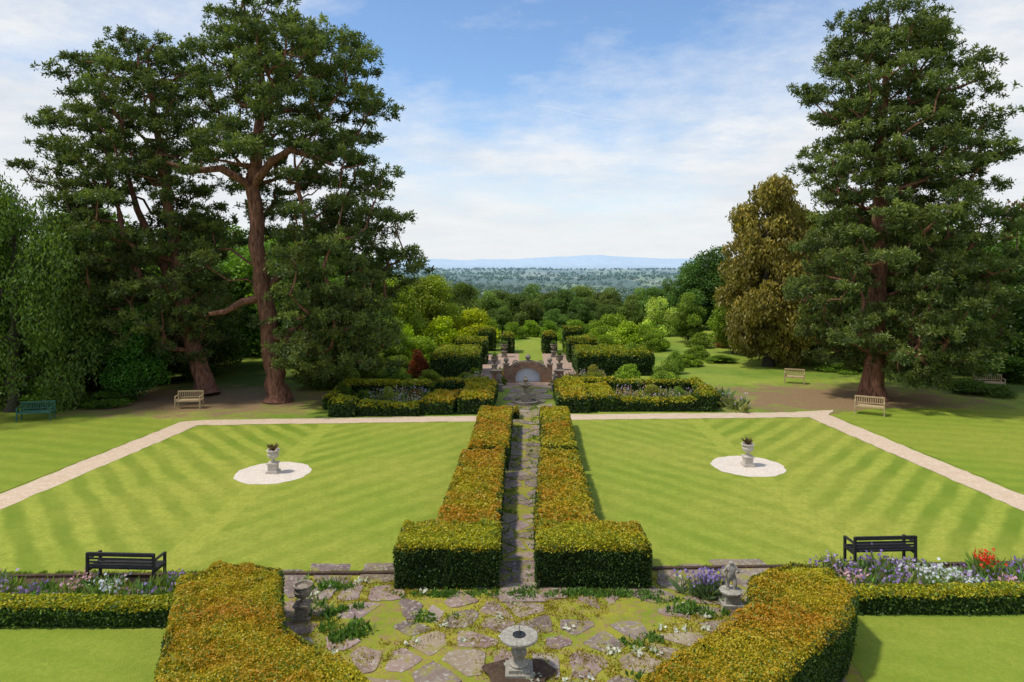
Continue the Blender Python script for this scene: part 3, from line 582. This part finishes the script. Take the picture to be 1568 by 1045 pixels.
for X,Yc,nn,hh in ((-3.3,13.8,22,.24),(-3.9,14.7,12,.25),(2.9,12.3,14,.2),(.2,15.4,24,.16),(3.9,14.6,18,.22),(-1.4,15.42,34,.12),(1.9,15.42,50,.14),(-4.4,15.6,12,.3),(2.6,13.4,10,.15),(-2.2,11.6,10,.2),(-1.8,14.4,10,.12),(3.2,15.2,12,.16)):
    x=X+rng.normal(size=nn)*(.28 if nn<30 else .6);y=Yc+rng.normal(size=nn)*(.14 if nn<30 else .06);plants('leafy_plant',x,y,U(.5,1,nn)*hh,[(.12,.22,.035)]*nn,.035,22,None,.15)
x=4.35+rng.normal(size=18)*.18;y=15.3+rng.normal(size=18)*.15;plants('lavender_plant',x,y,U(.35,.6,18),[(.14,.2,.08)]*18,.03,20,[(.28,.2,.5)]*18,.15)
# rough grass edge along the lawns
for a,b,n in (((-16,16.4),(-1.2,16.5),420),((1.3,16.6),(15.6,17.1),420)):
    t=U(0,1,n);x=a[0]+(b[0]-a[0])*t;y=a[1]+(b[1]-a[1])*t+U(-.04,.05,n);plants('grass_edge',x,y,U(.04,.09,n),[(.2,.28,.03)]*n,.02,10,None,.08)
# ------------------------------------------------------------------ furniture
def bench(name,x,y,L,mat,rot,H=.85):
    q=QB()
    for i in range(4): box(q,(0,-.18+i*.12,.43),(L,.09,.03))
    for sx in (-L/2+.04,L/2-.04):
        box(q,(sx,-.22,.31),(.06,.06,.62));box(q,(sx,.24,H/2),(.06,.06,H));box(q,(sx,0.01,.635),(.07,.5,.035));box(q,(sx,0,.38),(.05,.4,.06))
    box(q,(0,.245,H-.03),(L-.1,.045,.08));box(q,(0,.245,.52),(L-.1,.035,.05));box(q,(0,-.22,.385),(L-.1,.04,.06))
    if mat is BLACKW:
        for i in range(3): box(q,(0,.247,.59+i*.075),(L-.1,.025,.045))
    else:
        for xx in np.linspace(-L/2+.14,L/2-.14,int(L/.11)): box(q,(xx,.247,.66),(.045,.02,.25))
    o=q.obj(name,[mat],(),(x,y,.01));o.rotation_euler=(0,0,rot)
    b=o.modifiers.new('bevel','BEVEL');b.width=.006;b.segments=1;return o
bench('park_bench',-9.0,15.95,1.65,BLACKW,math.pi-.05,.8);bench('park_bench',9.1,16.9,1.6,BLACKW,math.pi+.05,.8)
bench('wooden_garden_bench',-16.6,35.1,1.3,TEAK,.1);bench('wooden_garden_bench',17.6,33.6,1.35,TEAK,-.5)
bench('wooden_garden_bench',17.5,42.3,1.2,TEAK,-.4);bench('wooden_garden_bench',28.2,40.3,1.5,TEAK,-.2);bench('green_garden_bench',-22.6,32.4,1.5,GREENW,.2)
def urn(name,x,y,s=1.,mat=WSTONE,plant=(.16,.10,.06),spiky=True):
    q=QB();box(q,(0,0,.05),(.46,.46,.1),0);box(q,(0,0,.24),(.34,.34,.28),0);box(q,(0,0,.4),(.42,.42,.05),0)
    lathe(q,[(.0,.425),(.15,.425),(.15,.45),(.06,.48),(.05,.54),(.09,.57),(.2,.64),(.235,.75),(.2,.84),(.19,.86),(.27,.90),(.27,.93),(.2,.93),(.18,.86),(0,.85)],24)
    if plant:
        n=140;d=nrm(rdir(n)*np.array([.8,.8,.4])+np.array([0,0,.8]));h=U(.15,.42,n)
        leaves(q,np.array([0,0,.88])+d*(h*.5)[:,None],d,h,.045,np.array(plant)*U(.6,1.6,n)[:,None],1)
    o=q.obj(name,[mat,FOL],(),(x,y,.012));o.scale=(s,s,s);return o
for x,y in ((-8.5,24.3),(8.67,25.1)):
    q=QB();th=np.linspace(0,2*math.pi,64,endpoint=False);r=1.3+.02*np.sin(th*9)+.015*np.sin(th*17+2);P=np.c_[x+r*np.cos(th),y+r*np.sin(th),np.full(64,.017)]
    q.add(P,[list(range(64))]);q.obj('gravel_circle',[PALEG]);urn('planted_stone_urn',x,y,.88)
urn('stone_urn',-4.4,14.35,.78,DSTONE,None)
# sundial / bird bath
q=QB();box(q,(0,0,.04),(.5,.5,.08));box(q,(0,0,.11),(.38,.38,.06))
lathe(q,[(0,.14),(.16,.14),(.17,.18),(.11,.22),(.09,.27),(.13,.34),(.145,.40),(.10,.48),(.075,.54),(.12,.58),(.15,.60),(.0,.60)],20)
lathe(q,[(0,.60),(.3,.61),(.345,.635),(.35,.67),(.335,.685),(.0,.69)],40)
V=np.array([[-.0,-.1,.69],[.0,.12,.69],[0,.12,.79],[.012,-.1,.69],[.012,.12,.69],[.012,.12,.79]]);q.add(V,[[0,1,2],[5,4,3]],1);q.add(V,[[0,2,5,3],[1,4,5,2],[0,3,4,1]],1)
lathe(q,[(.0,.700),(.12,.700),(.12,.692)],24,mat=1)
q.obj('stone_sundial',[STONE,BLACKW],(),(.13,12.45,.02))
th=np.linspace(0,2*math.pi,40,endpoint=False);r=.62+.08*np.sin(th*3)+.05*np.sin(th*7+1)
q=QB();q.add(np.c_[.13+r*np.cos(th),12.35+r*.8*np.sin(th),np.full(40,.062)],[list(range(40))]);q.obj('soil_patch',[SOIL])
# cherub figures
def cherub(name,x,y,s=1.,mat=STONE):
    e=link(bpy.data.objects.new(name,None));e.location=(x,y,.01);e.scale=(s,s,s)
    q=QB();box(q,(0,0,.05),(.46,.46,.1));box(q,(0,0,.2),(.32,.32,.2));lathe(q,[(0,.3),(.24,.3),(.25,.34),(.18,.37),(0,.37)],24)
    p=q.obj('pedestal',[mat]);p.parent=e
    me=bpy.data.meshes.new('figure');sk=[(0,0,.62),(0,0,.74),(0,-.01,.84),(0,-.01,.90),(0,-.02,.98),(.06,0,.60),(.08,-.05,.49),(.07,-.02,.38),(-.06,0,.60),(-.07,.02,.49),(-.07,0,.38),(.10,-.01,.83),(.15,-.06,.74),(.08,-.12,.80),(-.10,-.01,.83),(-.16,.0,.73),(-.14,-.07,.65),(.07,-.06,.365),(-.07,-.05,.365)]
    ed=[(0,1),(1,2),(2,3),(3,4),(0,5),(5,6),(6,7),(0,8),(8,9),(9,10),(2,11),(11,12),(12,13),(2,14),(14,15),(15,16),(7,17),(10,18)]
    rad=[.085,.08,.08,.04,.08,.065,.05,.035,.065,.05,.035,.045,.035,.025,.045,.035,.025,.03,.03]
    me.from_pydata(sk,ed,[]);me.materials.append(mat);f=link(bpy.data.objects.new('figure',me));f.parent=e
    f.modifiers.new('skin','SKIN');sv=f.data.skin_vertices[0].data
    for i,r in enumerate(rad): sv[i].radius=(r,r)
    sv[0].use_root=True;ss=f.modifiers.new('sub','SUBSURF');ss.levels=2;ss.render_levels=2
cherub('cherub_statue',4.78,14.9);cherub('cherub_statue',-.75,39.8,1.1,DSTONE);cherub('cherub_statue',2.5,39.9,1.1,DSTONE)
# pedestal fountain on the path
q=QB();lathe(q,[(0,0),(.7,0),(.7,.16),(.62,.18),(.6,.14),(.58,.08),(0,.08)],32);box(q,(0,0,.3),(.42,.42,.4))
lathe(q,[(0,.5),(.2,.5),(.1,.58),(.09,.75),(.14,.85),(.36,.98),(.38,1.04),(.3,1.04),(0,.95)],24);lathe(q,[(0,.95),(.08,.97),(.06,1.1),(.12,1.2),(.16,1.28),(.05,1.36),(.06,1.42),(0,1.48)],16)
q.obj('stone_fountain',[DSTONE],(),(.72,36.2,.02))
# brick arched garden feature
e=link(bpy.data.objects.new('brick_garden_arch',None));e.location=(1.0,42.8,.01)
q=QB();a=np.linspace(math.pi,0,17);o=[(-1.2,0),(-.78,0)]+[(.78*math.cos(t),.3+.62*math.sin(t)) for t in a]+[(.78,0),(1.2,0),(1.2,.9)]
o+=[(1.1,.92),(1.0,1.0),(.8,1.12),(.5,1.22),(.2,1.28),(-.2,1.28),(-.5,1.22),(-.8,1.12),(-1.,1.0),(-1.1,.92),(-1.2,.9)]
k2=len(o);V=[(x_,-.2,z_) for x_,z_ in o]+[(x_,.2,z_) for x_,z_ in o]
ii=np.arange(k2);jj=(ii+1)%k2;q.add(V,[list(range(k2))]);q.add(V,[list(range(2*k2-1,k2-1,-1))]);q.add(V,np.stack([jj,ii,ii+k2,jj+k2],-1))
for sx in (-1.36,1.36):
    box(q,(sx,0,.55),(.32,.5,1.1));box(q,(sx,0,1.125),(.42,.6,.05),1);lathe(q,[(0,1.15),(.1,1.15),(.06,1.2),(.15,1.3),(.17,1.38),(.12,1.48),(0,1.53)],16,(sx,0,0),1)
    box(q,(sx*1.45,.5,.3),(.6,.3,.6));box(q,(sx*1.45,.5,.625),(.7,.4,.05),1)
tp=[(x_,z_+.02) for x_,z_ in o[-11:]];tube(q,[(x_,0,z_) for x_,z_ in tp],[.07]*len(tp),8,1)
lathe(q,[(0,1.3),(.12,1.3),(.07,1.37),(.17,1.48),(.19,1.58),(.08,1.7),(0,1.76)],16,(0,0,0),1)
for sx in (-.8,.8):
    th=np.linspace(0,9,26);tube(q,[(sx+(.03+.018*t)*math.cos(t)*(1 if sx>0 else -1),-.22,1.2+(.03+.018*t)*math.sin(t)) for t in th],[.035]*26,6,1)
w_=q.obj('arched_wall',[BRICK,DSTONE]);w_.parent=e
q=QB();q.add([(-.9,.1,0),(.9,.1,0),(.9,.1,1),(-.9,.1,1)],[[0,1,2,3]]);n_=q.obj('niche_back',[WHITE]);n_.parent=e
for x,y in ((-1.2,47),(3.3,47.5),(-.6,54),(3.3,54)): urn('stone_urn',x,y,1.1,DSTONE,(.14,.22,.04))
# contrail
q=QB();m=24;t=np.linspace(0,1,m);wd=6+26*np.sin(t*math.pi)**.7
P=np.c_[460+3700*t,20000+300*t,4640-600*t+30*np.sin(t*9)]
V=np.r_[P-np.c_[0*t,0*t,wd/2],P+np.c_[0*t,0*t,wd/2]];ii=np.arange(m-1);q.add(V,np.stack([ii,ii+1,ii+1+m,ii+m],-1))
mt,nt2,out=newmat('contrail_vapour');N=NT(nt2);em=N.n('Emission');em.inputs[0].default_value=(.8,.87,.95,1);tr=N.n('BsdfTransparent');mx=N.n('MixShader')  # weak emission stands in for sunlight scattered by the vapour
N.l(N.rng(N.noise(N.pos(),.003,3),.35,.65,.1,.4),mx.inputs[0]);N.l(tr.outputs[0],mx.inputs[1]);N.l(em.outputs[0],mx.inputs[2]);N.l(mx.outputs[0],out.inputs[0])
q.obj('contrail',[mt])
